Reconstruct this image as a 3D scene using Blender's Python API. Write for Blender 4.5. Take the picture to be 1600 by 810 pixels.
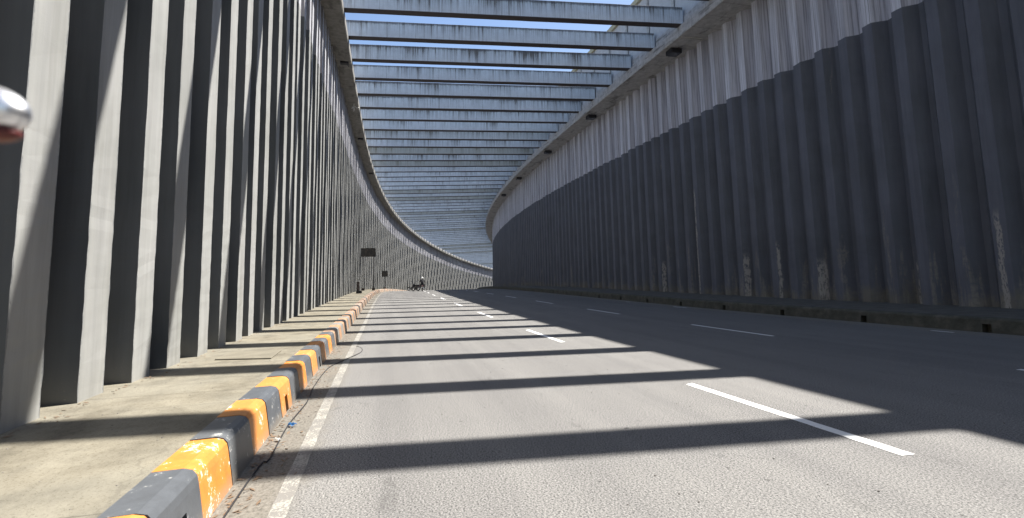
import bpy, bmesh, math, random
import numpy as np
from mathutils import Vector, Matrix
random.seed(7)
C = bpy.context.scene.collection
for o in list(bpy.data.objects): bpy.data.objects.remove(o)
sc = bpy.context.scene
U = 1.5                                   # metres per unit of eye height (the survey below is in eye heights)
# ------------------------------------------------------------------ camera, sky, sun, exposure
F_PX, YAW, PITCH, ROLL = 759.07, 0.27742, 0.10308, -0.02241
cam = bpy.data.cameras.new('camera'); camo = bpy.data.objects.new('camera', cam); C.objects.link(camo)
cam.sensor_width = 36; cam.lens = F_PX/1600*36; cam.shift_y = -45/1600
cam.clip_start = 0.05; cam.clip_end = 3000
Fv = Vector((math.sin(YAW)*math.cos(PITCH), math.cos(YAW)*math.cos(PITCH), math.sin(PITCH)))
R0 = Vector((math.cos(YAW), -math.sin(YAW), 0)); U0 = R0.cross(Fv)
Rv = R0*math.cos(ROLL) + U0*math.sin(ROLL); Uv = -R0*math.sin(ROLL) + U0*math.cos(ROLL)
M = Matrix((( Rv.x, Uv.x, -Fv.x, 0), (Rv.y, Uv.y, -Fv.y, 0), (Rv.z, Uv.z, -Fv.z, U), (0, 0, 0, 1)))
camo.matrix_world = M
cam.dof.use_dof = True; cam.dof.focus_distance = 9.0; cam.dof.aperture_fstop = cam.lens/6.0
sc.camera = camo
sunv = Vector((0.556, 0.180, 1.0)).normalized()
ELEV = math.asin(sunv.z); AZ = math.atan2(sunv.x, sunv.y)
w = bpy.data.worlds.new('World'); sc.world = w; w.use_nodes = True
nt = w.node_tree; bg = nt.nodes['Background']; sk = nt.nodes.new('ShaderNodeTexSky')
sk.sky_type = 'NISHITA'; sk.sun_disc = False; sk.sun_elevation = ELEV; sk.sun_rotation = AZ
sk.air_density = 1.0; sk.dust_density = 0.9; sk.ozone_density = 1.9; sk.altitude = 200
nt.links.new(sk.outputs[0], bg.inputs[0]); bg.inputs[1].default_value = 0.077
sun = bpy.data.lights.new('sun', 'SUN'); sun.energy = 4.8; sun.angle = math.radians(0.53); sun.color = (1.0, 0.955, 0.89)
so = bpy.data.objects.new('sun', sun); C.objects.link(so)
so.rotation_euler = sunv.to_track_quat('Z', 'Y').to_euler(); so.location = (0, 0, 60)
vs = sc.view_settings; vs.view_transform = 'Standard'; vs.look = 'None'; vs.exposure = 1.4; vs.gamma = 1.0; vs.use_curve_mapping = False

# ------------------------------------------------------------------ the road's line in plan and profile
ds = 0.5; S = np.arange(-26, 200, ds)
k_ = np.interp(S, [-10, 0, 12, 24, 36, 50, 70, 95, 125, 260], [.00408, .00408, -.00021, .0009, .00325, .00359, .00496, .00739, .00577, .00575])
g_ = np.interp(S, [-10, 5, 15, 25, 35, 50, 75, 105, 140, 260], [0, 0, .01233, .01181, .00493, -.01228, -.03916, -.09351, -.09332, -.09255])
TH = np.cumsum(k_)*ds; i0 = np.argmin(abs(S)); TH -= TH[i0]
PX = np.cumsum(np.sin(TH))*ds; PY = np.cumsum(np.cos(TH))*ds; PZ = np.cumsum(g_)*ds
PX -= PX[i0]; PY -= PY[i0]; PZ -= PZ[i0]
def P(s, off, z):
    th = float(np.interp(s, S, TH)); x = float(np.interp(s, S, PX)); y = float(np.interp(s, S, PY)); zz = float(np.interp(s, S, PZ))
    return Vector(((x+off*math.cos(th))*U, (y-off*math.sin(th))*U, (zz+z)*U))
def heading(s): return float(np.interp(s, S, TH))

# ------------------------------------------------------------------ material helpers
class NT:
    def __init__(s, name, rough=0.8, spec=0.3):
        s.m = bpy.data.materials.new(name); s.m.use_nodes = True; s.t = s.m.node_tree
        s.b = s.t.nodes['Principled BSDF']; s.b.inputs['Roughness'].default_value = rough
        s.b.inputs['Specular IOR Level'].default_value = spec
    def n(s, typ, **kw):
        nd = s.t.nodes.new(typ)
        for k, v in kw.items(): setattr(nd, k, v)
        return nd
    def l(s, a, b): s.t.links.new(a, b)
    def coord(s, kind='Object'): return s.n('ShaderNodeTexCoord').outputs[kind]
    def mapping(s, vec, scale=(1, 1, 1), loc=(0, 0, 0)):
        m = s.n('ShaderNodeMapping'); m.inputs['Scale'].default_value = scale; m.inputs['Location'].default_value = loc
        s.l(vec, m.inputs['Vector']); return m.outputs[0]
    def noise(s, vec, scale, detail=4, rough=0.6, dist=0.0):
        m = s.n('ShaderNodeTexNoise'); m.inputs['Scale'].default_value = scale; m.inputs['Detail'].default_value = detail
        m.inputs['Roughness'].default_value = rough; m.inputs['Distortion'].default_value = dist
        s.l(vec, m.inputs['Vector']); return m.outputs['Fac']
    def ramp(s, fac, stops, interp='LINEAR'):
        r = s.n('ShaderNodeValToRGB'); r.color_ramp.interpolation = interp
        e = r.color_ramp.elements
        while len(e) < len(stops): e.new(0.5)
        for el, (p, c) in zip(e, stops):
            el.position = p; el.color = (c, c, c, 1) if isinstance(c, (int, float)) else (*c, 1)
        s.l(fac, r.inputs[0]); return r.outputs[0]
    def math(s, op, a, b=None, c=None, clamp=False):
        m = s.n('ShaderNodeMath', operation=op, use_clamp=clamp)
        for i, v in enumerate((a, b, c)):
            if v is None: continue
            if isinstance(v, (int, float)): m.inputs[i].default_value = v
            else: s.l(v, m.inputs[i])
        return m.outputs[0]
    def mix(s, fac, a, b, mode='MIX'):
        m = s.n('ShaderNodeMix', data_type='RGBA', blend_type=mode)
        for sock, v in ((m.inputs[0], fac), (m.inputs[6], a), (m.inputs[7], b)):
            if isinstance(v, (int, float)): sock.default_value = v
            elif isinstance(v, tuple): sock.default_value = (*v, 1)
            else: s.l(v, sock)
        return m.outputs[2]
    def sep(s, vec):
        x = s.n('ShaderNodeSeparateXYZ'); s.l(vec, x.inputs[0]); return x.outputs
    def col(s, c):
        if isinstance(c, tuple): s.b.inputs['Base Color'].default_value = (*c, 1)
        else: s.l(c, s.b.inputs['Base Color'])
        return s
    def bump(s, h, strength=0.3, dist=0.01):
        b = s.n('ShaderNodeBump'); b.inputs['Strength'].default_value = strength; b.inputs['Distance'].default_value = dist
        s.l(h, b.inputs['Height']); s.l(b.outputs[0], s.b.inputs['Normal']); return s
def step(N, v, edge, soft): # smooth 0..1
    m = N.n('ShaderNodeMapRange', interpolation_type='SMOOTHSTEP')
    m.inputs['From Min'].default_value = edge-soft; m.inputs['From Max'].default_value = edge+soft
    N.l(v, m.inputs['Value']); return m.outputs[0]

def plain(name, c, rough=0.6, metal=0.0, spec=0.4, var=0.12, scale=6):
    N = NT(name, rough, spec); N.b.inputs['Metallic'].default_value = metal
    f = N.noise(N.coord(), scale, 5)
    N.col(N.mix(f, tuple(x*(1-var) for x in c), tuple(min(1, x*(1+var)) for x in c)))
    return N.m

# asphalt: UV = (along, across) in metres
def mat_asphalt():
    N = NT('asphalt', 0.85, 0.25); uv = N.coord('UV'); X = N.sep(uv)
    g1 = N.noise(uv, 68, 3, 0.8); g2 = N.noise(uv, 30, 3, 0.7); big = N.noise(uv, 0.35, 4, 0.6)
    base = N.ramp(g1, [(0.35, (.020, .020, .020)), (0.43, (.105, .104, .101)), (0.50, (.180, .175, .166)), (0.58, (.228, .221, .209)), (0.68, (.38, .374, .36))])
    base = N.mix(N.math('MULTIPLY', step(N, g2, .42, .12), 0.16), N.mix(1.0, base, (.62, .62, .62), 'MULTIPLY'), base) if False else base
    base = N.mix(step(N, g2, .36, .06), N.mix(1.0, base, (.72, .71, .70), 'MULTIPLY'), base)
    base = N.mix(N.ramp(big, [(.35, 0.0), (.65, 1.0)]), N.mix(1.0, base, (.90, .90, .91), 'MULTIPLY'), base)
    # wheel tracks run slightly darker along the lanes, dust gathers by the kerb
    tr = N.noise(N.mapping(uv, (0.05, 1.3, 1)), 1.0, 3)
    base = N.mix(N.ramp(tr, [(.4, 0.0), (.6, 1.0)]), N.mix(1.0, base, (.86, .86, .87), 'MULTIPLY'), base)
    wob = N.math('MULTIPLY_ADD', N.noise(uv, 2.2, 5), 0.34, X[1])
    dust = N.math('SUBTRACT', 1.0, step(N, wob, -0.40, .16))
    dcol = N.ramp(N.noise(uv, 30, 6, .75), [(.3, (.05, .045, .036)), (.5, (.155, .142, .118)), (.7, (.24, .222, .19))])
    base = N.mix(N.math('MULTIPLY', dust, 0.85), base, dcol)
    dust2 = step(N, wob, 13.55, .22)
    base = N.mix(N.math('MULTIPLY', dust2, 0.6), base, (.20, .185, .155))
    oil = step(N, N.noise(N.mapping(uv, (.9, 2.2, 1), (5, 3, 0)), 1.0, 5, .7), .66, .05)
    base = N.mix(N.math('MULTIPLY', oil, .35), base, (.06, .058, .056))
    sp = step(N, N.noise(uv, 11, 2, .5), .735, .01)
    base = N.mix(N.math('MULTIPLY', sp, .75), base, (.035, .034, .033))
    # hairline crack marks
    v = N.n('ShaderNodeTexVoronoi', feature='DISTANCE_TO_EDGE'); v.inputs['Scale'].default_value = 0.8
    vm = N.n('ShaderNodeVectorMath', operation='ADD'); N.l(uv, vm.inputs[0])
    nz = N.n('ShaderNodeTexNoise'); nz.inputs['Scale'].default_value = 3; N.l(uv, nz.inputs['Vector'])
    sc_ = N.n('ShaderNodeVectorMath', operation='SCALE'); sc_.inputs[3].default_value = .5; N.l(nz.outputs['Color'], sc_.inputs[0]); N.l(sc_.outputs[0], vm.inputs[1])
    N.l(vm.outputs[0], v.inputs['Vector'])
    crack = N.math('MULTIPLY', N.math('SUBTRACT', 1.0, step(N, v.outputs[0], .006, .006)), step(N, N.noise(uv, .55, 2), .60, .04))
    base = N.mix(N.math('MULTIPLY', crack, .35), base, (.04, .04, .04))
    N.col(base)
    N.bump(N.math('ADD', g1, N.math('MULTIPLY', g2, 1.2)), 0.2, 0.002)
    return N.m
def mat_paint(name, c, wear=0.5, dirt=(.2, .18, .15), bl=(.2, .19, .18)):
    N = NT(name, 0.6, 0.3); uv = N.coord('UV')
    n1 = N.noise(uv, 45, 4, .7); n2 = N.noise(uv, 4, 4, .65)
    cc = N.mix(N.ramp(n2, [(.3, 0.0), (.7, 1.0)]), tuple(x*.86 for x in c), c)
    cc = N.mix(N.math('MULTIPLY', step(N, N.math('ADD', N.math('MULTIPLY', n1, .6), N.math('MULTIPLY', n2, .4)), wear, .02), 0.9), cc, bl)
    N.col(cc); N.bump(n1, .4, .004); return N.m
# painted corrugated sheet piles: UV = (along, height) in metres, paint line at line_h
def mat_piles(name, low_flange, low_web, up, line_h, line_amp, grime, right):
    N = NT(name, 0.62, 0.3); uv = N.coord('UV'); X = N.sep(uv)
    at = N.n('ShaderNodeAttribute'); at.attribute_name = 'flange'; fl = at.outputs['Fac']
    rnd = N.n('ShaderNodeAttribute'); rnd.attribute_name = 'module'; rn = rnd.outputs['Fac']
    fine = N.noise(uv, 9, 6, .7); broad = N.noise(uv, .6, 4); streak = N.noise(N.mapping(uv, (7, .35, 1)), 1.0, 5, .65)
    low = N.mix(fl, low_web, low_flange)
    low = N.mix(N.math('MULTIPLY', N.ramp(streak, [(.35, 0.0), (.62, 1.0)]), 1.0), N.mix(1.0, low, (.86, .86, .87), 'MULTIPLY'), low)
    low = N.mix(N.math('MULTIPLY', rn, 1.0), N.mix(1.0, low, (.88, .88, .88), 'MULTIPLY'), low)
    # chips of bare concrete: more of them near the footing
    hgt = N.math('SUBTRACT', 1.0, N.math('DIVIDE', X[1], 1.15, clamp=True))
    chip = step(N, N.math('ADD', N.noise(uv, 34, 5, .8), N.math('MULTIPLY', hgt, .10)), .725, .01)
    low = N.mix(chip, low, (.5, .49, .46))
    foot = N.math('SUBTRACT', 1.0, step(N, N.math('MULTIPLY_ADD', N.noise(N.mapping(uv, (1.5, .5, 1)), 1.0, 6, .75), 3.4 if right else .8, X[1]), 2.3 if right else .85, .35))
    low = N.mix(N.math('MULTIPLY', foot, grime), low, (.20, .185, .15) if right else (.27, .25, .20))
    if right:  # long scars where the paint has come off at a few seams, worn concrete near the footing
        sc1 = N.noise(N.mapping(uv, (2.1, .16, 1), (3, 0, 0)), 1.0, 5, .75, .4)
        hh = N.math('SUBTRACT', 1.0, N.math('DIVIDE', X[1], 4.6, clamp=True))
        scar = step(N, N.math('ADD', sc1, N.math('MULTIPLY', hh, .17)), .70, .05)
        scar = N.math('MULTIPLY', scar, N.ramp(fine, [(.36, .15), (.55, 1.0)]))
        low = N.mix(N.math('MULTIPLY', scar, .62), low, (.30, .275, .235))
        thin = step(N, N.math('ADD', N.noise(N.mapping(uv, (3.2, .05, 1)), 1.0, 3, .6), N.math('MULTIPLY', hh, .05)), .755, .006)
        low = N.mix(N.math('MULTIPLY', thin, step(N, fine, .44, .05)), low, (.42, .40, .37))
    low = N.mix(N.math('MULTIPLY', N.ramp(broad, [(.38, 0.0), (.64, 1.0)]), .45), low, N.mix(1.0, low, (.70, .72, .68), 'MULTIPLY'))
    wash = N.noise(N.mapping(uv, (1.6, .10, 1), (9, 2, 0)), 1.0, 6, .72)
    low = N.mix(N.math('MULTIPLY', step(N, wash, .56, .07), .30), low, N.mix(1.0, low, (.60, .58, .55), 'MULTIPLY'))
    ed = N.n('ShaderNodeAttribute'); ed.attribute_name = 'edge'
    rag = N.math('MULTIPLY', fl, 0.0 if right else 1.0); rag = N.math('MULTIPLY', rag, step(N, N.math('ADD', N.math('MULTIPLY', N.noise(N.mapping(uv, (40, 9, 1)), 1.0, 5, .75), .9), N.math('MULTIPLY', ed.outputs['Fac'], .34)), .655, .03))
    low = N.mix(N.math('MULTIPLY', rag, .8 if not right else .35), low, low_web if not right else (.30, .29, .27))
    if right:
        for s0, z1, wd in ((16.58, 4.25, .055), (6.86, 2.1, .05), (14.05, 1.6, .07), (11.1, 1.3, .08), (8.6, 1.2, .07), (12.6, 1.9, .03), (19.2, 1.5, .06)):
            dx = N.math('ABSOLUTE', N.math('SUBTRACT', N.math('MULTIPLY_ADD', N.math('SUBTRACT', N.noise(N.mapping(uv, (0, 1.1, 1), (s0, 0, 0)), 1.0, 5, .7), .5), .22, X[0]), s0*U))
            mk = N.math('MULTIPLY', N.math('SUBTRACT', 1.0, step(N, dx, wd*U, .02)), N.math('SUBTRACT', 1.0, step(N, X[1], z1*U, .25)))
            mk = N.math('MULTIPLY', mk, step(N, N.noise(N.mapping(uv, (14, 3.5, 1)), 1.0, 5, .75), .47, .03))
            low = N.mix(N.math('MULTIPLY', mk, .8), low, (.40, .375, .34))
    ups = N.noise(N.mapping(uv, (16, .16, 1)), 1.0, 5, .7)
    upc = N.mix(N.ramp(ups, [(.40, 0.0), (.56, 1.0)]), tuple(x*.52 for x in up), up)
    upc = N.mix(N.math('SUBTRACT', 1.0, fl), upc, N.mix(1.0, upc, (.80, .79, .79), 'MULTIPLY'))  # webs and recesses tinted darker: rib shading painted into the upper band
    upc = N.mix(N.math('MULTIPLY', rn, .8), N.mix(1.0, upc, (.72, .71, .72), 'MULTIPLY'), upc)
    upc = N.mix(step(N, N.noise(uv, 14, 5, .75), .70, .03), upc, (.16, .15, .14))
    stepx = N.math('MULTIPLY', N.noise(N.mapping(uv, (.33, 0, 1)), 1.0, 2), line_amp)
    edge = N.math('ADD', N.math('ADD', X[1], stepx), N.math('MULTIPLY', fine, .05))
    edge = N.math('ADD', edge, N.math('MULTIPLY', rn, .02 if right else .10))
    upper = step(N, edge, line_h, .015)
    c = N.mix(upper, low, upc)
    N.col(c); N.bump(N.math('ADD', fine, N.math('MULTIPLY', N.noise(uv, 60, 3), .5)), .25, .006)
    return N.m
def mat_concrete(name, c, dark=0.6, drip=0.0, coord='Object', drips_h=None, tint=None):
    N = NT(name, 0.8, 0.25); v = N.coord(coord)
    oi = N.n('ShaderNodeObjectInfo'); rnd = oi.outputs['Random']
    ad = N.n('ShaderNodeVectorMath', operation='ADD'); cb = N.n('ShaderNodeCombineXYZ')
    N.l(N.math('MULTIPLY', rnd, 311.0), cb.inputs[0]); N.l(v, ad.inputs[0]); N.l(cb.outputs[0], ad.inputs[1]); vv = ad.outputs[0]
    f = N.noise(vv, 3.0, 6, .65); g = N.noise(vv, 22, 5, .7)
    cc = N.mix(N.ramp(f, [(.3, 0.0), (.7, 1.0)]), tuple(x*dark for x in c), c)
    cc = N.mix(step(N, g, .64, .05), cc, tuple(x*.5 for x in c))
    if drip:
        X = N.sep(v)
        st = N.noise(N.mapping(vv, (7, 7, .10)), 1.0, 5, .8)
        st2 = N.noise(N.mapping(vv, (24, 24, .30)), 1.0, 3, .7)
        reg = N.noise(N.mapping(vv, (.45, .45, .2)), 1.0, 3, .6)
        h = N.math('DIVIDE', X[2], drips_h, clamp=True)            # 0 underside, 1 top
        val = N.math('ADD', N.math('ADD', N.math('MULTIPLY', st, .62), N.math('MULTIPLY', st2, .42)), N.math('MULTIPLY', N.math('SUBTRACT', h, .5), .17))
        val = N.math('ADD', val, N.math('MULTIPLY', N.math('SUBTRACT', reg, .5), .42))
        val = N.math('ADD', val, N.math('MULTIPLY', N.math('SUBTRACT', rnd, .5), .10))
        cc = N.mix(N.math('MULTIPLY', step(N, val, .52, .07), .42), cc, (.26, .27, .27))
        stain = step(N, val, .62, .05)
        scol = N.mix(N.noise(vv, 1.7, 2), (.05, .048, .055), (.15, .12, .085))
        cc = N.mix(N.math('MULTIPLY', stain, drip), cc, scol)
        topline = step(N, N.math('MULTIPLY_ADD', N.noise(vv, 5, 4, .7), .30, h), 1.00, .07)
        cc = N.mix(N.math('MULTIPLY', topline, .75), cc, (.08, .076, .085))
        cc = N.mix(step(N, rnd, .80, .05), cc, N.mix(.5, cc, (.26, .24, .15)))
        cc = N.mix(N.math('MULTIPLY', N.math('SUBTRACT', 1.0, step(N, X[2], .022, .006)), 1.0), cc, (.085, .075, .078))  # shade under the beam, painted in as a near-black underside
        # casting joints
        for fq, a_ in ((.62, .7), (1.37, .45)):
            wv = N.math('FRACT', N.math('ADD', N.math('MULTIPLY', N.math('ADD', X[0], N.math('MULTIPLY', N.noise(N.mapping(vv, (0, 0, .3)), 1.0, 2), .02)), fq), rnd))
            cc = N.mix(N.math('MULTIPLY', N.math('SUBTRACT', 1.0, step(N, wv, .012*fq, .006*fq)), a_), cc, (.08, .08, .09))
    if tint:
        uv = N.coord('UV'); Y = N.sep(uv)
        jn = N.math('FRACT', N.math('MULTIPLY', Y[0], 1/1.22)); jf = N.math('FRACT', N.math('MULTIPLY', Y[0], 1/.305))
        cc = N.mix(N.math('MULTIPLY', N.math('SUBTRACT', 1.0, step(N, jn, .02, .012)), .6), cc, (.07, .07, .07))
        cc = N.mix(N.math('MULTIPLY', N.math('SUBTRACT', 1.0, step(N, jf, .03, .02)), .22), cc, (.08, .08, .08))
        gr = N.noise(N.mapping(uv, (.5, 4.0, 1)), 1.0, 5, .7)
        cc = N.mix(N.math('MULTIPLY', step(N, gr, .58, .06), tint), cc, (.10, .095, .09))
    N.col(cc); N.bump(N.math('ADD', f, g), .35, .01)
    return N.m
def mat_kerb(name, c, under, chipc, wear):
    N = NT(name, 0.45, 0.45); v = N.coord(); oi = N.n('ShaderNodeObjectInfo'); geo = N.n('ShaderNodeNewGeometry').outputs['Position']
    n1 = N.noise(geo, 7, 6, .7); n2 = N.noise(geo, 40, 5, .7)
    cc = N.mix(N.ramp(n1, [(.35, 0.0), (.65, 1.0)]), tuple(x*.72 for x in c), c)
    cc = N.mix(N.math('MULTIPLY', oi.outputs['Random'], .30), cc, under)
    Z = N.sep(v)[2]
    low = N.math('SUBTRACT', 1.0, step(N, N.math('MULTIPLY_ADD', n1, .12, Z), .13, .06))
    cc = N.mix(N.math('MULTIPLY', low, .50), cc, (.25, .215, .17))
    cc = N.mix(step(N, N.math('ADD', N.math('MULTIPLY', n1, .7), N.math('MULTIPLY', n2, .35)), wear, .02), cc, chipc)
    N.col(cc); N.bump(n2, .25, .004); return N.m

M_ASPH = mat_asphalt()
M_WHITE = mat_paint('white_road_paint', (.80, .80, .78), .62)
M_EDGE = mat_paint('worn_cream_road_paint', (.37, .358, .315), .475, bl=(.17, .162, .15))
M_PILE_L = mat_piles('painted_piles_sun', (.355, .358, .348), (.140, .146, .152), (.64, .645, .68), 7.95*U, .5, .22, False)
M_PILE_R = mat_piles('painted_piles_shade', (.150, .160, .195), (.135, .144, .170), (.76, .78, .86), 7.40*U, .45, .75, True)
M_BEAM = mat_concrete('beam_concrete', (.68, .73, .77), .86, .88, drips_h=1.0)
M_COP_L = mat_concrete('coping_concrete_grey', (.32, .31, .285), .55, tint=.75)
M_COP_R = mat_concrete('coping_concrete_pale', (.58, .57, .56), .62, tint=.6)
M_PARA = mat_concrete('parapet_panel_concrete', (.56, .56, .58), .8)
M_CREAM = mat_concrete('cream_cap', (.52, .48, .34), .8)
M_DARK = plain('dark_metal', (.03, .03, .035), .5)
M_BLACK = plain('black_rubber', (.018, .018, .02), .6)
M_RUST = plain('rusty_brown_metal', (.075, .05, .04), .7)
M_CORRGREY = plain('box_brown', (.06, .045, .04), .7)

def mat_walk():
    N = NT('walkway_concrete', .88, .2); uv = N.coord('UV'); X = N.sep(uv)
    f = N.noise(uv, 2.2, 6, .65); g = N.noise(uv, 30, 5, .72); b = N.noise(uv, .5, 3)
    c = N.ramp(f, [(.28, (.105, .094, .072)), (.5, (.18, .163, .125)), (.72, (.24, .22, .17))])
    c = N.mix(step(N, g, .60, .06), c, N.mix(1.0, c, (.66, .64, .6), 'MULTIPLY'))
    c = N.mix(N.math('MULTIPLY', step(N, b, .52, .08), .25), c, (.24, .235, .20))
    c = N.mix(step(N, N.noise(uv, 62, 3, .7), .62, .04), c, N.mix(1.0, c, (.55, .54, .52), 'MULTIPLY'))
    silt = step(N, N.math('MULTIPLY_ADD', N.noise(uv, 3, 5, .7), -.5, N.math('MULTIPLY', X[1], -1.0)), 2.42, .16)
    c = N.mix(N.math('MULTIPLY', silt, .6), c, (.10, .088, .066))
    v = N.n('ShaderNodeTexVoronoi', feature='DISTANCE_TO_EDGE'); v.inputs['Scale'].default_value = .55
    vm = N.n('ShaderNodeVectorMath', operation='ADD'); N.l(uv, vm.inputs[0]); nz = N.n('ShaderNodeTexNoise'); nz.inputs['Scale'].default_value = 4; nz.inputs['Detail'].default_value = 5; N.l(uv, nz.inputs['Vector'])
    s_ = N.n('ShaderNodeVectorMath', operation='SCALE'); s_.inputs[3].default_value = .35; N.l(nz.outputs['Color'], s_.inputs[0]); N.l(s_.outputs[0], vm.inputs[1]); N.l(vm.outputs[0], v.inputs['Vector'])
    c = N.mix(N.math('MULTIPLY', N.math('MULTIPLY', N.math('SUBTRACT', 1.0, step(N, v.outputs[0], .006, .005)), step(N, b, .47, .04)), .22), c, (.045, .04, .035))
    j = N.math('FRACT', N.math('MULTIPLY', X[0], 1/3.1))
    c = N.mix(N.math('MULTIPLY', N.math('SUBTRACT', 1.0, step(N, j, .004, .003)), .7), c, (.06, .055, .045))
    N.col(c); N.bump(N.math('ADD', f, g), .5, .01); return N.m
M_WALK = mat_walk()
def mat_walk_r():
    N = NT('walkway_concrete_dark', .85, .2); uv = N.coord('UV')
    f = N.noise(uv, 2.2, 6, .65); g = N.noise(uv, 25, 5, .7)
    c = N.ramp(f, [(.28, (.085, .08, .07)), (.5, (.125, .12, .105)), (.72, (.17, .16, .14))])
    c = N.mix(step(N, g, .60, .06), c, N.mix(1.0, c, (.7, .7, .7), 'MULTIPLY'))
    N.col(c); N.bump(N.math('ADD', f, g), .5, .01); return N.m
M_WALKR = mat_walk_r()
M_KORG = mat_kerb('kerb_orange', (.66, .235, .028), (.60, .33, .16), (.62, .60, .55), .625)
M_KBLK = mat_kerb('kerb_dark_grey', (.088, .098, .112), (.16, .16, .155), (.36, .36, .34), .63)
M_KWORN = mat_kerb('kerb_orange_worn', (.66, .235, .028), (.60, .33, .16), (.70, .68, .63), .61)
M_KSAL = mat_kerb('kerb_faded_salmon', (.44, .25, .14), (.42, .33, .25), (.52, .46, .40), .64)
M_KGRY = mat_kerb('kerb_faded_grey', (.24, .235, .22), (.30, .28, .25), (.42, .42, .40), .66)

# ------------------------------------------------------------------ mesh helpers
def link(name, bm_or_me, mat, parent=None, smooth=False):
    if isinstance(bm_or_me, bmesh.types.BMesh):
        me = bpy.data.meshes.new(name); bm_or_me.to_mesh(me); bm_or_me.free()
    else: me = bm_or_me
    o = bpy.data.objects.new(name, me); C.objects.link(o)
    if mat: me.materials.append(mat)
    if parent: o.parent = parent
    if smooth: me.polygons.foreach_set('use_smooth', [True]*len(me.polygons))
    return o
def tag(o, label=None, cat=None, group=None, kind=None):
    if label: o['label'] = label
    if cat: o['category'] = cat
    if group: o['group'] = group
    if kind: o['kind'] = kind
    return o
def empty(name, loc, rz, label, cat, group=None):
    o = bpy.data.objects.new(name, None); C.objects.link(o); o.location = loc; o.rotation_euler = (0, 0, rz)
    return tag(o, label, cat, group)
def box(bm, c, s, rot=None, bevel=0.0):
    r = bmesh.ops.create_cube(bm, size=1.0); vs = r['verts']
    bmesh.ops.scale(bm, vec=s, verts=vs)
    if bevel:
        es = list({e for v in vs for e in v.link_edges})
        q = bmesh.ops.bevel(bm, geom=es, offset=bevel, segments=2, affect='EDGES', profile=.6)
        vs = list({v for f in q['faces'] for v in f.verts} | {v for v in vs if v.is_valid})
    if rot is not None: bmesh.ops.rotate(bm, cent=(0, 0, 0), matrix=rot, verts=vs)
    bmesh.ops.translate(bm, vec=c, verts=vs); return vs
def tube(bm, pts, r, n=8, caps=True):
    pts = [Vector(p) for p in pts]; rings = []
    for i, p in enumerate(pts):
        t = (pts[min(i+1, len(pts)-1)]-pts[max(i-1, 0)]).normalized()
        a = t.cross(Vector((0, 0, 1)));  a = a if a.length > .01 else t.cross(Vector((1, 0, 0)))
        a.normalize(); b = t.cross(a); rr = r[i] if isinstance(r, (list, tuple)) else r
        rings.append([bm.verts.new(p+a*rr*math.cos(2*math.pi*j/n)+b*rr*math.sin(2*math.pi*j/n)) for j in range(n)])
    for A, B in zip(rings, rings[1:]):
        for j in range(n): bm.faces.new((A[j], A[(j+1) % n], B[(j+1) % n], B[j]))
    if caps: bm.faces.new(rings[0][::-1]); bm.faces.new(rings[-1])
    return bm
def torus(bm, c, R, r, axis='X', n=24, m=8):
    rings = []
    for i in range(n):
        a = 2*math.pi*i/n; ring = []
        for j in range(m):
            b = 2*math.pi*j/m; q = R+r*math.cos(b)
            ring.append(bm.verts.new(Vector(c)+Vector((r*math.sin(b), q*math.cos(a), q*math.sin(a)))))
        rings.append(ring)
    for i in range(n):
        A, B = rings[i], rings[(i+1) % n]
        for j in range(m): bm.faces.new((A[j], A[(j+1) % m], B[(j+1) % m], B[j]))
def strip(name, svals, prof, mat, parent=None, closed=False, jit=0.0, smooth=False, caps=True):
    """sweep a profile [(off,z)...] along the road line; UV = (along, profile length) in metres"""
    bm = bmesh.new(); uvl = bm.loops.layers.uv.new('UVMap'); rows = []
    pl = [0.0]
    for a, b in zip(prof, prof[1:]): pl.append(pl[-1]+math.hypot(b[0]-a[0], b[1]-a[1]))
    rr = random.Random(3)
    for s in svals:
        rows.append([bm.verts.new(P(s, o+rr.uniform(-jit, jit), z+rr.uniform(-jit, jit)*.6)) for o, z in prof])
    m = len(prof); K = m if closed else m-1
    flat = all(abs(z-prof[0][1]) < 1e-6 for _, z in prof)
    for i in range(len(svals)-1):
        for j in range(K):
            j2 = (j+1) % m
            f = bm.faces.new((rows[i][j], rows[i][j2], rows[i+1][j2], rows[i+1][j]))
            lu = [(svals[i], j), (svals[i], j2), (svals[i+1], j2), (svals[i+1], j)]
            for lp, (s, jj) in zip(f.loops, lu):
                vv = prof[jj][0] if flat else (pl[jj] if jj or j != m-1 else pl[-1]+.3)
                lp[uvl].uv = (s*U, vv*U)
    if closed and caps: bm.faces.new(rows[0]); bm.faces.new(rows[-1][::-1])
    bmesh.ops.recalc_face_normals(bm, faces=bm.faces)
    if flat and bm.faces[:] and bm.faces[:][0].normal.z < 0: bmesh.ops.reverse_faces(bm, faces=bm.faces)
    return link(name, bm, mat, parent, smooth)
def rng(a, b, d): 
    n = max(1, int(round((b-a)/d))); return [a+(b-a)*i/n for i in range(n+1)]
S0, S1 = -24, 185

# ------------------------------------------------------------------ ground, road, walkways, markings
road = strip('road', rng(S0, S1, .5), [(-.70+i*(9.37+.70)/20, 0) for i in range(21)], M_ASPH); tag(road, kind='structure')
M_EARTH = plain('earth', (.16, .13, .09), .95, scale=.4, var=.35)
tag(strip('terrain', rng(S0, S1, 1.0), [(-90, 9.9), (-40, 9.9), (-8, 9.95), (-2.625, 9.95)], M_EARTH), kind='structure')
tag(strip('terrain', rng(S0, S1, 1.0), [(12.805, 9.95), (18, 9.95), (60, 9.9), (110, 9.9)], M_EARTH), kind='structure')
gb = bmesh.new()
gv = [gb.verts.new((x, y, -14)) for x, y in ((-1500, -1500), (1500, -1500), (1500, 1500), (-1500, 1500))]; gb.faces.new(gv)
tag(link('ground', gb, M_EARTH), kind='structure')
tag(strip('walkway', rng(S0, S1, .4), [(-.90, .236), (-1.2, .238), (-1.6, .238), (-2.35, .24)], M_WALK, jit=.0012), kind='structure')
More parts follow.
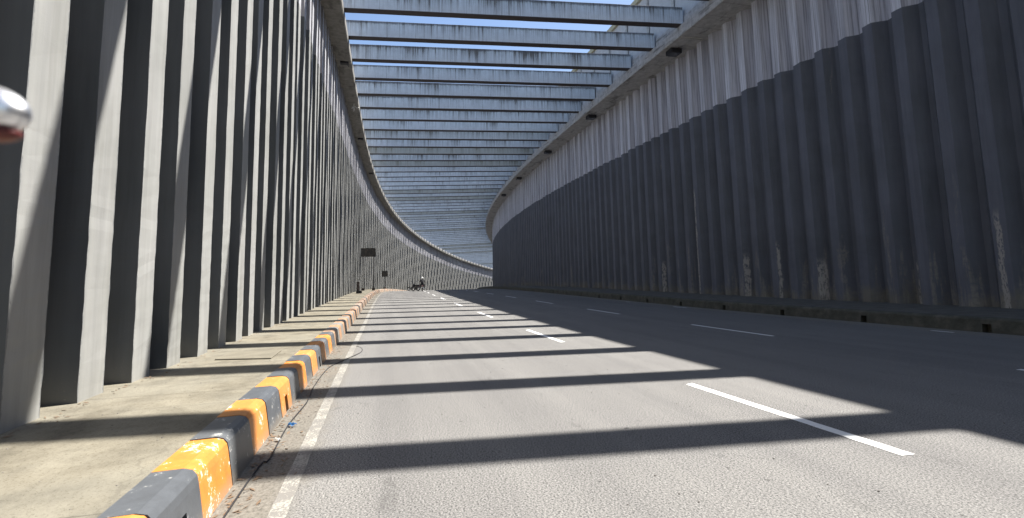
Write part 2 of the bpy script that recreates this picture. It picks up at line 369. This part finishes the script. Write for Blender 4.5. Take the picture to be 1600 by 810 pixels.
tag(strip('walkway', rng(S0, S1, .4), [(9.60, .236), (10.4, .238), (11.4, .238), (12.75, .24)], M_WALKR, jit=.0012), kind='structure')
# painted lines: sheets 4 mm above the asphalt
def dash(name, a, b, off, wd, mat, lab=None):
    rr = random.Random(int(a*100)+int(off*10))
    bm = bmesh.new(); uvl = bm.loops.layers.uv.new('UVMap'); n = max(2, int((b-a)/.08)); L = []
    for i in range(n+1):
        s = a+(b-a)*i/n; j1 = rr.uniform(-.003, .003); j2 = rr.uniform(-.003, .003)
        q = [(off-wd/2+j1), (off+wd/2+j2)]
        L.append([(s, o, bm.verts.new(P(s+(0 if 0 < i < n else rr.uniform(-.02, .02)), o, 0.0028))) for o in q])
    for A, B in zip(L, L[1:]):
        f = bm.faces.new((A[0][2], A[1][2], B[1][2], B[0][2]))
        for lp, t in zip(f.loops, (A[0], A[1], B[1], B[0])): lp[uvl].uv = (t[0]*U, t[1]*U)
    bmesh.ops.recalc_face_normals(bm, faces=bm.faces)
    if bm.faces[:][0].normal.z < 0: bmesh.ops.reverse_faces(bm, faces=bm.faces)
    o = link(name, bm, mat); tag(o, kind='structure'); return o
dash('edge_line', -6, 60, -.415, .080, M_EDGE)
for k in range(-2, 18):
    dash('lane_line', 2.09+k*5.33, 4.09+k*5.33, 2.81, .085, M_WHITE)
    a = 6.72+k*5.42; dash('lane_line', a, a+2.2, 6.19, .075, M_WHITE)
for a, b in ((5.9, 6.25), (13.2, 13.9), (16.8, 17.1)): dash('edge_line', a, b, 8.98, .06, M_WHITE)

# ------------------------------------------------------------------ left kerb: painted blocks
L_K = .426; K0 = 3.29
prof_full = [(-.90, -.06), (-.90, .241), (-.782, .243), (-.748, .234), (-.730, .212), (-.723, .18), (-.697, .0), (-.697, -.06)]
prof_cut = [(-.90, -.06), (-.90, .241), (-.782, .243), (-.748, .234), (-.730, .212), (-.723, .18), (-.715, .125), (-.83, .125), (-.83, -.06)]
kerb = empty('painted_kerb', P(3, -.78, 0), 0, 'kerb of orange and dark grey painted blocks between left walkway and road', 'kerb')
bpy.context.view_layer.update()
def loc_parent(o, par):
    o.parent = par; o.matrix_parent_inverse = par.matrix_world.inverted()
def kerb_block(s_a, s_b, drain, mat):
    bm = bmesh.new(); c = P((s_a+s_b)/2, -.78, 0); rr = random.Random(int(s_a*1000))
    o0 = rr.uniform(-.004, .004); z0 = rr.uniform(-.003, .003)
    def seg(a, b, prof, cut_side=True):
        ra = [bm.verts.new(P(a, o+o0, z+z0*(z > .1))-c) for o, z in prof]; rb = [bm.verts.new(P(b, o+o0, z+z0*(z > .1))-c) for o, z in prof]
        for j in range(len(prof)):
            j2 = (j+1) % len(prof); bm.faces.new((ra[j], ra[j2], rb[j2], rb[j]))
        bm.faces.new(ra[::-1]); bm.faces.new(rb)
    if drain:
        m = (s_a+s_b)/2; seg(s_a, m-.052, prof_full); seg(m-.052, m+.052, prof_cut); seg(m+.052, s_b, prof_full)
    else: seg(s_a, s_b, prof_full)
    bmesh.ops.recalc_face_normals(bm, faces=bm.faces)
    o = link('kerb_block', bm, mat); o.location = c; loc_parent(o, kerb)
    return o
drs = [4.41+2.06*j for j in range(-3, 18)]
for i in range(-14, 86):
    a = K0+i*L_K+.004; b = a+L_K-.008; c = (a+b)/2
    far = a > 8.2
    mat = (M_KSAL if far else M_KORG) if i % 2 == 0 else (M_KGRY if far else M_KBLK)
    if i == -2: mat = M_KWORN
    kerb_block(a, b, any(abs(d-c) < L_K/2 for d in drs), mat)
N = NT('kerb_far_stripes', .6); X = N.sep(N.coord('UV'))
fr = N.math('FRACT', N.math('DIVIDE', X[0], 2*L_K*U)); N.col(N.mix(N.math('GREATER_THAN', fr, .5), (.50, .33, .22), (.27, .26, .24)))
fk = strip('kerb_block', rng(K0+86*L_K, S1, .4), prof_full, N.m, closed=True); loc_parent(fk, kerb); tag(fk, kind='stuff')
# right kerb (plain dirty concrete with drain slots)
def kerb_right():
    N = NT('kerb_dirty_concrete', .8, .25); v = N.coord('UV'); f = N.noise(v, 3, 6, .7)
    N.col(N.ramp(f, [(.3, (.055, .055, .045)), (.5, (.085, .085, .07)), (.72, (.14, .13, .11))])); N.bump(f, .4, .01)
    e = empty('concrete_kerb', P(8, 9.4, 0), 0, 'long dark unpainted concrete kerb with drain slots along right walkway', 'kerb')
    bpy.context.view_layer.update()
    full = [(9.60, -.06), (9.60, .241), (9.425, .242), (9.395, .228), (9.38, .2), (9.362, 0), (9.362, -.06)]
    cut = [(9.60, -.06), (9.60, .241), (9.425, .242), (9.395, .228), (9.38, .2), (9.374, .135), (9.50, .135), (9.50, -.06)]
    s = -24.0; ds_ = [5.69+2.10*j for j in range(-6, 22)]; prev = s
    for d in ds_:
        q = strip('kerb_length', rng(prev+.003, d-.065, .5), full, N.m, closed=True); loc_parent(q, e)
        q = strip('drain_slot', rng(d-.065, d+.065, .13), cut, N.m, closed=True); loc_parent(q, e)
        prev = d+.065-.003
    q = strip('kerb_length', rng(prev+.003, S1, .5), full, N.m, closed=True); loc_parent(q, e)
kerb_right()

# ------------------------------------------------------------------ corrugated retaining walls
def pile_wall(name, side, s_start, period, f_len, depth, off, slope_in, web_slant, near_slant, mat, parent, s_end=178):
    """side -1 left, +1 right.  outer flange f_len, camera-side web recedes, recess, far web"""
    rr = random.Random(11 if side < 0 else 23)
    pts = []            # (s, off, flange, module)
    s = s_start; k = 0
    while s < s_end:
        rv = rr.random(); jd = rr.uniform(-.012, .012)*1.4; js = rr.uniform(-.012, .012)
        per = period; o = off+side*jd
        e_ = .018
        pts.append((s+js, o, 1, rv)); pts.append((s+js+e_, o+side*slope_in*e_/f_len, 2, rv)); pts.append((s+js+f_len-e_, o+side*slope_in*(1-e_/f_len), 2, rv)); pts.append((s+js+f_len, o+side*slope_in, 1, rv))
        pts.append((s+f_len+js+web_slant, off+side*(depth+jd), 0, rv)); pts.append((s+per-near_slant, off+side*(depth-jd), 0, rv))
        s += per; k += 1
    zs = [.10]; z = .24
    while z < 10.0: zs.append(z); z += .085 if z < 2 else (.17 if z < 6.6 else (.10 if z < 8.4 else .3))
    zs.append(10.06)
    me = bpy.data.meshes.new(name); V = []; nz = len(zs)
    for (s, o, fl, md) in pts:
        ph = rr.uniform(0, 9)
        for zi in zs:
            j = .0022; V.append(P(s+rr.uniform(-j, j)+.0015*math.sin(zi*3+ph), o+rr.uniform(-j, j), zi))
    Fs = []; uvs = []; fls = []; mds = []
    for i in range(len(pts)-1):
        for r in range(nz-1):
            a = i*nz+r; q = (a, a+nz, a+nz+1, a+1) if side > 0 else (a, a+1, a+nz+1, a+nz)
            Fs.append(q)
            for vi in q:
                pi, zi = divmod(vi, nz); uvs.append(((pts[pi][0]+((pts[pi][1]-off)*side*.9 if side < 0 else 0))*U, zs[zi]*U))
            # flange flag per face
            isf = 1.0 if i % 6 < 3 else 0.0
            fls += [isf]; mds += [pts[i][3]]
    me.from_pydata([tuple(v) for v in V], [], Fs)
    uvl = me.uv_layers.new(name='UVMap'); uvl.data.foreach_set('uv', [c for uv in uvs for c in uv])
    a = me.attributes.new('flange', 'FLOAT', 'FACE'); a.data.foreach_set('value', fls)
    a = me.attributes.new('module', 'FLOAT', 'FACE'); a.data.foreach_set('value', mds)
    a = me.attributes.new('edge', 'FLOAT', 'POINT'); a.data.foreach_set('value', [1.0 if p_[2] == 1 else 0.0 for p_ in pts for _ in range(nz)])
    me.validate(); o = link(name, me, mat, parent); return o
wl = empty('retaining_wall', (0, 0, 0), 0, 'tall sunlit corrugated concrete retaining wall with grey and dark stripes, left side', 'wall')
wr = empty('retaining_wall', (0, 0, 0), 0, 'tall shaded corrugated concrete retaining wall, dark below and pale above, right side', 'wall')
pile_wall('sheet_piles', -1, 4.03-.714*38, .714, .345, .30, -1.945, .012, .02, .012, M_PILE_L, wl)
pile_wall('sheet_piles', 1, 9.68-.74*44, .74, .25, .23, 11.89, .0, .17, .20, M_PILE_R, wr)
# copings
strip('coping', rng(S0, 180, .5), [(-1.365, 10.03), (-1.36, 10.41), (-1.40, 10.44), (-2.62, 10.44), (-2.62, 10.03)], M_COP_L, wl, closed=True, jit=.006)
strip('coping', rng(S0, 180, .5), [(10.86, 10.02), (10.84, 10.09), (10.87, 10.12), (10.865, 10.43), (10.95, 10.44), (12.8, 10.44), (12.8, 10.05), (12.1, 10.03)], M_COP_R, wr, closed=True, jit=.006)
strip('coping_edge', rng(S0, 180, .5), [(-1.352, 10.075), (-1.350, 10.36), (-1.3595, 10.37), (-1.3595, 10.07)], M_COP_L, wl, closed=True, jit=.001)
# soil-side backs that close the walls
strip('back_face', rng(S0, 180, 1.0), [(-2.62, 10.03), (-2.60, -.3)], M_EARTH, wl)
strip('back_face', rng(S0, 180, 1.0), [(12.80, 10.04), (12.78, -.3)], M_EARTH, wr)
# upper tier standing on the right coping
vis = [17.22+2.03*i for i in range(0, 76)]
near = [15.33, 13.7, 11.9, 9.95, 8.06, 6.2] + [4.3-1.9*i for i in range(0, 12)]
up = empty('parapet_wall', P(12, 11.35, 10.5), 0, 'pale upper parapet wall with cream cap rising above the right coping', 'wall')
bpy.context.view_layer.update()
def lp(o): loc_parent(o, up); return o
PANEL = 1.9
s = -22.0
while s < 110:
    lp(strip('panel', rng(s+.012, s+PANEL-.012, .65), [(11.07, 10.443), (11.09, 13.22), (11.28, 13.22), (11.28, 10.443)], M_PARA, closed=True, jit=.003))
    lp(strip('pilaster', rng(s-.09, s+.09, .18), [(11.02, 10.443), (11.04, 13.18), (11.066, 13.18), (11.066, 10.443)], M_COP_R, closed=True, jit=.002))
    s += PANEL
lp(strip('cap', rng(-22, 110, .6), [(10.98, 13.225), (10.98, 13.46), (11.05, 13.53), (11.35, 13.53), (11.35, 13.225)], M_CREAM, closed=True, jit=.003))
for i, s in enumerate(sorted(near+vis)):
    if s < -18: continue
    q = strip('upstand', rng(s+.16, s+1.62, .73), [(-1.50, 10.443), (-1.49, 10.74), (-1.53, 10.76), (-1.58, 10.443)], M_PARA, wl, closed=True, jit=.002)
    lp(strip('upstand', rng(s-1.65+.04, s-1.65+1.68, .82), [(10.985, 10.443), (10.99, 10.80), (11.015, 10.82), (11.015, 10.443)], M_COP_R, closed=True, jit=.004))

# ------------------------------------------------------------------ crossbeams
ORD = ('first second third fourth fifth sixth seventh eighth ninth tenth eleventh twelfth thirteenth fourteenth fifteenth sixteenth '
       'seventeenth eighteenth nineteenth twentieth').split()
TENS = {2: 'twenty', 3: 'thirty', 4: 'forty'}
def ordinal(n):
    if n <= 20: return ORD[n-1]
    t, u = divmod(n, 10)
    return {3: 'thirtieth', 4: 'fortieth'}[t] if u == 0 else TENS[t]+'-'+ORD[u-1]
def beam(s_left, label, wdt=.30, hgt=.66):
    zb = 10.444
    A = P(s_left-wdt/2, -1.70, zb); B = P(s_left-wdt/2-1.65, 10.97, zb); L = (B-A).length
    d = (B-A).normalized(); rr = random.Random(int(s_left*97))
    bm = bmesh.new(); n = 24; W = wdt*U; H = hgt*U*rr.uniform(.95, 1.04); b = .012
    prof = [(-W/2+b, 0), (W/2-b, 0), (W/2, b), (W/2, H-b), (W/2-b, H), (-W/2+b, H), (-W/2, H-b), (-W/2, b)]
    rows = []
    for i in range(n+1):
        x = L*i/n; sag = .012*math.sin(math.pi*i/n)
        rows.append([bm.verts.new((x, y+rr.uniform(-.004, .004), z-sag+rr.uniform(-.005, .005))) for y, z in prof])
    for Ar, Br in zip(rows, rows[1:]):
        for j in range(8): bm.faces.new((Ar[j], Ar[(j+1) % 8], Br[(j+1) % 8], Br[j]))
    bm.faces.new(rows[0][::-1]); bm.faces.new(rows[-1]); bmesh.ops.recalc_face_normals(bm, faces=bm.faces)
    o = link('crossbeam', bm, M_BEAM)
    yv = Vector((0, 0, 1)).cross(d).normalized(); zv = d.cross(yv)
    o.matrix_world = Matrix(((d.x, yv.x, zv.x, A.x), (d.y, yv.y, zv.y, A.y), (d.z, yv.z, zv.z, A.z), (0, 0, 0, 1)))
    tag(o, label, 'beam', 'concrete crossbeams spanning above the road'); return o
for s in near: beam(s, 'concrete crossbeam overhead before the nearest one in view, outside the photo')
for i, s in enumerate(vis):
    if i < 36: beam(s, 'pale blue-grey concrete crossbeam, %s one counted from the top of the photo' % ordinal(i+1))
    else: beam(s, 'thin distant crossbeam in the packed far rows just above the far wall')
# ------------------------------------------------------------------ lamp boxes under the right coping
def lamp_box(s, lab):
    c = P(s, 11.3, 9.965); th = heading(s)
    e = empty('tunnel_lamp', c, -th, lab, 'lamp', 'dark lamp boxes under the right coping')
    bm = bmesh.new(); box(bm, (0, 0, -.04), (.72, .62, .28), bevel=.02); link('housing', bm, M_DARK, e)
    bm = bmesh.new(); box(bm, (-.02, 0, -.19), (.58, .50, .03), bevel=.01); link('lens', bm, M_LENS, e)
    bm = bmesh.new(); box(bm, (.12, .33, .07), (.05, .14, .05)); link('bracket', bm, M_RUST, e)
    bm = bmesh.new(); box(bm, (.12, -.33, .07), (.05, .14, .05)); link('bracket', bm, M_RUST, e)
M_LENS = plain('dusty_lens', (.07, .075, .085), .25)
for s, l in zip((8.4, 16.5, 24.8, 32.9, 42.4, 51), ('first', 'beside pale conduits', 'second from the top right', 'third from the top right', 'fourth from the top right', 'farthest, where the coping turns')):
    lamp_box(s, 'black box lamp under the right coping, '+l)
def conduit(s, lab):
    bm = bmesh.new(); a = P(s, 10.9, 10.0); b = P(s-.05, 11.8, 10.0); tube(bm, [a, b], .028, 8)
    tube(bm, [P(s+.13, 10.9, 10.005), P(s+.08, 11.8, 10.005)], .02, 8)
    tag(link('conduit', bm, plain('pale_conduit', (.6, .59, .55), .5)), lab, 'conduit')
conduit(15.4, 'pair of pale conduits crossing under the right coping beside the lamp box')
# loose wires and a rag on the left coping
bm = bmesh.new(); rr = random.Random(5)
for i in range(6):
    a = P(25.6+rr.uniform(-.3, .3), -1.55, 10.02); b = a+Vector((rr.uniform(-.2, .5), rr.uniform(-.5, .5), rr.uniform(-.35, .02)))
    m = (a+b)/2+Vector((0, 0, -rr.uniform(.02, .15))); tube(bm, [a, m, b], .022, 5)
tag(link('loose_straps', bm, plain('white_strap', (.7, .7, .66), .6)), 'tangle of white straps hanging under the left coping', 'straps')
for s, lab in ((20.4, 'nearest'), (31.8, 'middle'), (42.0, 'farthest')):
    c = P(s, -1.62, 9.97); e = empty('lamp_bracket', c, -heading(s), 'dark metal bracket under the left coping, %s of three' % lab, 'bracket', 'dark brackets under the left coping')
    bm = bmesh.new(); box(bm, (0, 0, .03), (.50, .30, .13), bevel=.02); link('housing', bm, M_DARK, e)
    bm = bmesh.new(); tube(bm, [(.15, .1, .0), (.25, .25, -.08), (.2, .5, .05)], .02, 6); link('hook', bm, M_DARK, e)

# ------------------------------------------------------------------ signs and boxes on the left walkway
def sign(s, offs, w_, zb, zt, lab, cat, posts, tilt=0):
    base = P(s, offs, .24); e = empty('sign_board', base, -heading(s), lab, cat)
    bm = bmesh.new(); box(bm, (0, 0, (zb+zt)/2*U), (w_*U, .05, (zt-zb)*U), bevel=.01); link('board', bm, M_SIGN, e)
    for zz in (zb+.1, zt-.1): bm = bmesh.new(); box(bm, (0, .045, zz*U), (w_*U*.94, .035, .05)); link('rail', bm, M_DARK, e)
    for px in posts:
        bm = bmesh.new(); tube(bm, [(px*U, .09, 0), (px*U, .09, (zt-.04)*U)], .045, 8); link('post', bm, M_DARK, e)
        bm = bmesh.new(); box(bm, (px*U, .09, .13), (.30, .30, .26), bevel=.02); link('footing', bm, M_CORRGREY, e)
N = NT('sign_back', .7); f = N.noise(N.coord(), 2.5, 5); N.col(N.ramp(f, [(.35, (.035, .035, .035)), (.55, (.06, .055, .05)), (.7, (.18, .14, .10))])); M_SIGN = N.m
sign(36.5, -1.35, 1.02, 2.42, 3.05, 'large dark brown sign board on two posts on the left walkway', 'sign', (-.36, .36))
sign(52.0, -1.15, .58, 1.25, 1.85, 'small dark sign board on one post farther along the left walkway', 'sign', (0,))
e = empty('utility_box', P(29.0, -1.5, .24), -heading(29.0), 'tall narrow brown box on a dark base beside the left wall', 'box')
bm = bmesh.new(); box(bm, (0, 0, .62), (.20, .22, .78), bevel=.02); link('cabinet', bm, M_CORRGREY, e)
bm = bmesh.new(); box(bm, (.09, 0, .115), (.46, .36, .23), bevel=.02); link('base', bm, M_BLACK, e)
bm = bmesh.new(); box(bm, (0, 0, 1.03), (.24, .26, .04), bevel=.01); link('lid', bm, plain('pale_lid', (.5, .5, .48), .5), e)

# drain cover slab on the walkway, cable, litter, grit
def slab():
    bm = bmesh.new(); q = [(-1.66, 5.82), (-1.09, 5.67), (-1.11, 6.32), (-1.66, 6.40)]
    lo = [bm.verts.new(P(s, o, .238)) for o, s in q]; hi = [bm.verts.new(P(s, o, .252)) for o, s in q]
    bm.faces.new(hi); bm.faces.new(lo[::-1])
    for i in range(4): bm.faces.new((lo[i], lo[(i+1) % 4], hi[(i+1) % 4], hi[i]))
    bmesh.ops.recalc_face_normals(bm, faces=bm.faces); bmesh.ops.bevel(bm, geom=bm.edges[:], offset=.006, segments=1, affect='EDGES')
    tag(link('drain_cover', bm, mat_concrete('cover_slab', (.20, .182, .14), .7)), 'thin concrete slab lying slightly proud on the sunny left walkway', 'slab')
slab()
cab = [(-.62, 1.2), (-.62, 2.2), (-.606, 3.094), (-.576, 3.207), (-.583, 3.886), (-.542, 4.594), (-.563, 5.234), (-.52, 6.33), (-.366, 6.894), (-.196, 7.469), (-.167, 7.882), (-.239, 8.262), (-.439, 8.492), (-.584, 8.604), (-.60, 9.2), (-.54, 9.8)]
bm = bmesh.new(); pts = []
for i in range(len(cab)-1):
    p0, p1, p2, p3 = [Vector(cab[max(0, min(len(cab)-1, i+j))]) for j in (-1, 0, 1, 2)]
    for t in (0, .25, .5, .75):
        q = .5*((2*p1)+(-p0+p2)*t+(2*p0-5*p1+4*p2-p3)*t*t+(-p0+3*p1-3*p2+p3)*t**3); pts.append((q.x*U, q.y*U, .013+.004*math.sin(i*1.7+t)))
tube(bm, pts, .0075, 6); tag(link('cable', bm, M_BLACK, smooth=True), 'thin black cable lying along the gutter beside the painted kerb', 'cable')
def scrap(name, s, off, size, mat, lab, cat, seed):
    rr = random.Random(seed); bm = bmesh.new(); n = 5; g = [[None]*n for _ in range(n)]; c = P(s, off, .002)
    for i in range(n):
        for j in range(n): g[i][j] = bm.verts.new(((i-2)/4*size, (j-2)/4*size*.6, .012+rr.uniform(0, .35)*size))
    for i in range(n-1):
        for j in range(n-1): bm.faces.new((g[i][j], g[i+1][j], g[i+1][j+1], g[i][j+1]))
    bmesh.ops.solidify(bm, geom=bm.faces[:], thickness=.002)
    o = link(name, bm, mat); o.location = c; o.rotation_euler = (0, 0, rr.uniform(0, 6)); tag(o, lab, cat)
scrap('wrapper', 3.87, -.585, .085, plain('blue_wrapper', (.10, .32, .62), .35), 'crumpled blue wrapper in the gutter by the kerb', 'litter', 1)
scrap('wrapper', 3.55, -.615, .06, plain('pale_wrapper', (.68, .68, .66), .5), 'small crumpled white wrapper nearer in the gutter', 'litter', 2)
def leaves():
    rr = random.Random(9); bm = bmesh.new()
    for i in range(620):
        s = 1.8+rr.random()**1.6*9; off = -.685+abs(rr.gauss(0, .09)); z = .004
        z = 0
        if i % 4 == 0: off = -1.93+abs(rr.gauss(0, .06)); z = .239
        c = P(s, off, z); a = rr.uniform(0, math.pi); l = rr.uniform(.012, .05); wd = rr.uniform(.004, .014)
        dx = Vector((math.cos(a), math.sin(a), rr.uniform(-.15, .25)))*l; dy = Vector((-math.sin(a), math.cos(a), rr.uniform(-.3, .3)))*wd
        v = [bm.verts.new(c+q+Vector((0, 0, .006))) for q in (-dx, dy, dx, -dy)]; bm.faces.new(v)
    tag(link('dry_debris', bm, plain('dry_leaf', (.16, .11, .07), .8, var=.6, scale=9)), 'dry leaf scraps and twigs along the gutter', 'debris', kind='stuff')
    bm = bmesh.new()
    for i in range(800):
        s = 1.8+rr.random()**1.4*14; off = rr.choice([-.67+abs(rr.gauss(0, .10)), rr.uniform(-.6, 4.0)]) if i % 6 else rr.uniform(-1.85, -.93)
        z = .236 if off < -.91 else 0
        r = rr.uniform(.003, .009); q = bmesh.ops.create_icosphere(bm, subdivisions=1, radius=r)
        bmesh.ops.scale(bm, vec=(1, rr.uniform(.6, 1.3), .6), verts=q['verts']); bmesh.ops.translate(bm, vec=P(s, off, z)+Vector((0, 0, r*.4)), verts=q['verts'])
    tag(link('grit', bm, plain('grit_stone', (.13, .12, .11), .9, var=.5, scale=15)), 'loose grit and small stones on the road edge', 'grit', kind='stuff')
leaves()

# ------------------------------------------------------------------ motorcycles and rider (seen from behind, far along the road)
M_CLOTH = plain('black_jacket', (.022, .023, .027), .8); M_SKIN = plain('skin', (.35, .20, .13), .6)
M_HELM = plain('white_helmet', (.78, .78, .76), .25); M_RED = plain('tail_red', (.25, .02, .02), .3); M_CHR = plain('chrome', (.92, .92, .93), .34, 1.0, var=.02)
M_PLATE = plain('plate', (.7, .7, .68), .4); M_BODY = plain('dark_fairing', (.03, .03, .035), .3)
def motorcycle(s, off, lab, rz=0, group=None):
    e = empty('motorcycle', P(s, off, 0), -heading(s)+rz, lab, 'motorcycle', group)
    for y in (-.62, .62):
        bm = bmesh.new(); torus(bm, (0, y, .29), .235, .055); wh = link('tyre', bm, M_BLACK, e, True)
        bm = bmesh.new(); torus(bm, (0, y, .29), .165, .016)
        for i in range(6):
            a = i*math.pi/3; tube(bm, [(0, y, .29), (0, y+.165*math.cos(a), .29+.165*math.sin(a))], .011, 5)
        tube(bm, [(-.07, y, .29), (.07, y, .29)], .03, 8); link('rim', bm, M_CHR, wh)
    bm = bmesh.new(); 
    secs = [(-.85, .62, .06, .04), (-.7, .66, .12, .09), (-.4, .66, .15, .12), (-.05, .58, .16, .16), (.15, .48, .13, .12), (.3, .42, .10, .10)]
    rows = []
    for y, z, a, b in secs: rows.append([bm.verts.new((a*math.cos(t*math.pi/5), y, z+b*math.sin(t*math.pi/5))) for t in range(10)])
    for A, B in zip(rows, rows[1:]):
        for j in range(10): bm.faces.new((A[j], A[(j+1) % 10], B[(j+1) % 10], B[j]))
    bm.faces.new(rows[0][::-1]); bm.faces.new(rows[-1]); bmesh.ops.recalc_face_normals(bm, faces=bm.faces); link('body', bm, M_BODY, e, True)
    bm = bmesh.new(); box(bm, (0, -.32, .79), (.24, .72, .08), bevel=.03); link('seat', bm, M_BLACK, e)
    bm = bmesh.new(); tube(bm, [(0, .62, .29), (0, .50, .7), (0, .42, .98)], [.03, .04, .04], 8); box(bm, (0, .48, .70), (.26, .10, .46), bevel=.04); link('front_shield', bm, M_BODY, e)
    bm = bmesh.new(); tube(bm, [(-.34, .30, 1.0), (-.16, .40, 1.04), (.16, .40, 1.04), (.34, .30, 1.0)], .018, 6); link('handlebar', bm, M_DARK, e)
    for x in (-.3, .3):
        bm = bmesh.new(); tube(bm, [(x*.8, .38, 1.03), (x, .40, 1.2)], .008, 5); box(bm, (x*1.12, .40, 1.24), (.13, .03, .08), bevel=.012); link('mirror', bm, M_DARK, e)
    bm = bmesh.new(); box(bm, (0, -.88, .66), (.16, .05, .08), bevel=.015); link('tail_light', bm, M_RED, e)
    bm = bmesh.new(); box(bm, (0, -.90, .50), (.24, .012, .10)); link('number_plate', bm, M_PLATE, e)
    bm = bmesh.new(); box(bm, (0, -.70, .50), (.12, .42, .04), bevel=.01); link('rear_fender', bm, M_BODY, e)
    bm = bmesh.new(); tube(bm, [(.14, .05, .28), (.16, -.45, .30), (.17, -.78, .38)], [.03, .05, .05], 8); link('exhaust', bm, M_CHR, e)
    bm = bmesh.new(); box(bm, (0, .02, .34), (.20, .36, .20), bevel=.04); tube(bm, [(-.22, .05, .3), (.22, .05, .3)], .015, 6); link('engine', bm, M_DARK, e)
    return e
def person_on(s, off, lab):
    e = empty('person', P(s, off, 0), -heading(s), lab, 'person')
    me = bpy.data.meshes.new('body')
    V = [(0, -.22, .86), (0, -.20, 1.08), (0, -.12, 1.30), (0, -.05, 1.44), (0, -.02, 1.50),
         (-.19, -.08, 1.36), (-.31, .06, 1.17), (-.31, .28, 1.06), (.19, -.08, 1.36), (.31, .06, 1.17), (.31, .28, 1.06),
         (-.11, -.18, .85), (-.22, .22, .82), (-.20, .12, .40), (-.20, .24, .34), (.11, -.18, .85), (.22, .22, .82), (.20, .12, .40), (.20, .24, .34)]
    E = [(0, 1), (1, 2), (2, 3), (3, 4), (2, 5), (5, 6), (6, 7), (2, 8), (8, 9), (9, 10), (0, 11), (11, 12), (12, 13), (13, 14), (0, 15), (15, 16), (16, 17), (17, 18)]
    R = [.16, .155, .17, .075, .055, .085, .058, .04, .085, .058, .04, .12, .09, .055, .045, .12, .09, .055, .045]
    me.from_pydata(V, E, []); o = bpy.data.objects.new('body', me); C.objects.link(o); o.parent = e; me.materials.append(M_CLOTH)
    bpy.context.view_layer.objects.active = o
    sm = o.modifiers.new('skin', 'SKIN'); sk_ = me.skin_vertices[0].data if me.skin_vertices else None
    if sk_ is None:
        me.attributes
    for i, v in enumerate(me.skin_vertices[0].data): v.radius = (R[i], R[i]); v.use_root = (i == 0)
    o.modifiers.new('sub', 'SUBSURF').levels = 2; o.modifiers['sub'].render_levels = 2
    bm = bmesh.new(); q = bmesh.ops.create_uvsphere(bm, u_segments=18, v_segments=12, radius=.15); bmesh.ops.scale(bm, vec=(.92, 1.08, 1.0), verts=bm.verts)
    bmesh.ops.bisect_plane(bm, geom=bm.verts[:]+bm.edges[:]+bm.faces[:], plane_co=(0, 0, -.09), plane_no=(0, .25, -1), clear_outer=True)
    bmesh.ops.translate(bm, vec=(0, 0, 1.63), verts=bm.verts); link('helmet', bm, M_HELM, e, True)
    bm = bmesh.new(); bmesh.ops.create_uvsphere(bm, u_segments=14, v_segments=10, radius=.105); bmesh.ops.scale(bm, vec=(.85, .95, 1.1), verts=bm.verts); bmesh.ops.translate(bm, vec=(0, .02, 1.57), verts=bm.verts)
    hd = link('head', bm, M_SKIN, e, True)
    for x in (-.31, .31):
        bm = bmesh.new(); box(bm, (x, .31, 1.045), (.08, .10, .06), bevel=.02)
        for j in range(4): tube(bm, [(x-.03+j*.02, .34, 1.055), (x-.03+j*.02, .375, 1.04), (x-.03+j*.02, .37, 1.005)], .0095, 5)
        tube(bm, [(x*.88, .30, 1.03), (x*.84, .335, 1.015), (x*.86, .35, .995)], .011, 5); link('hand', bm, M_SKIN, e)
    return e
motorcycle(41.5, 2.62, 'dark motorcycle under the rider in black, riding away down the road')
person_on(41.5, 2.62, 'rider in black clothes and white-topped helmet sitting on the far motorcycle')
motorcycle(42.5, 2.1, 'second dark motorcycle without a rider, left of the rider in black', rz=.5)
motorcycle(50, 1.75, 'dark motorcycle farther left, half hidden beyond the crest of the road', rz=1.2)

# ------------------------------------------------------------------ chrome mirror of the motorcycle the photo was taken from, at the left edge
def near_mirror():
    def ray(px, py, dist):
        d = Fv+Rv*((px-800)/F_PX)+Uv*((360-py)/F_PX); return Vector((0, 0, U))+d*dist
    c = ray(-34, 172, .42)
    e = empty('handlebar_mirror', c, 0, 'out of focus chrome mirror back at the left edge, close to the camera', 'mirror')
    bpy.context.view_layer.update()
    bm = bmesh.new(); bmesh.ops.create_uvsphere(bm, u_segments=32, v_segments=20, radius=1); bmesh.ops.scale(bm, vec=(.042, .024, .0235), verts=bm.verts)
    q = link('housing', bm, M_CHR, e, True); q.rotation_euler = (0, .12, -.3)
    bm = bmesh.new(); bmesh.ops.create_uvsphere(bm, u_segments=32, v_segments=12, radius=1); bmesh.ops.scale(bm, vec=(.0395, .022, .010), verts=bm.verts); bmesh.ops.translate(bm, vec=(-.001, 0, -.0175), verts=bm.verts)
    q = link('rim', bm, plain('dark_red_rim', (.10, .02, .018), .4), e, True); q.rotation_euler = (0, .12, -.3)
    bm = bmesh.new(); tube(bm, [(-.02, 0, -.01), (-.12, .01, -.06), (-.16, .01, -.2), (-.15, .0, -.42)], .006, 8); tube(bm, [(-.34, -.03, -.43), (-.15, 0, -.42), (.02-.1, .03, -.44)], .012, 10)
    link('stem', bm, M_BLACK, e, True)
near_mirror()
sc.render.resolution_x = 1024; sc.render.resolution_y = 518
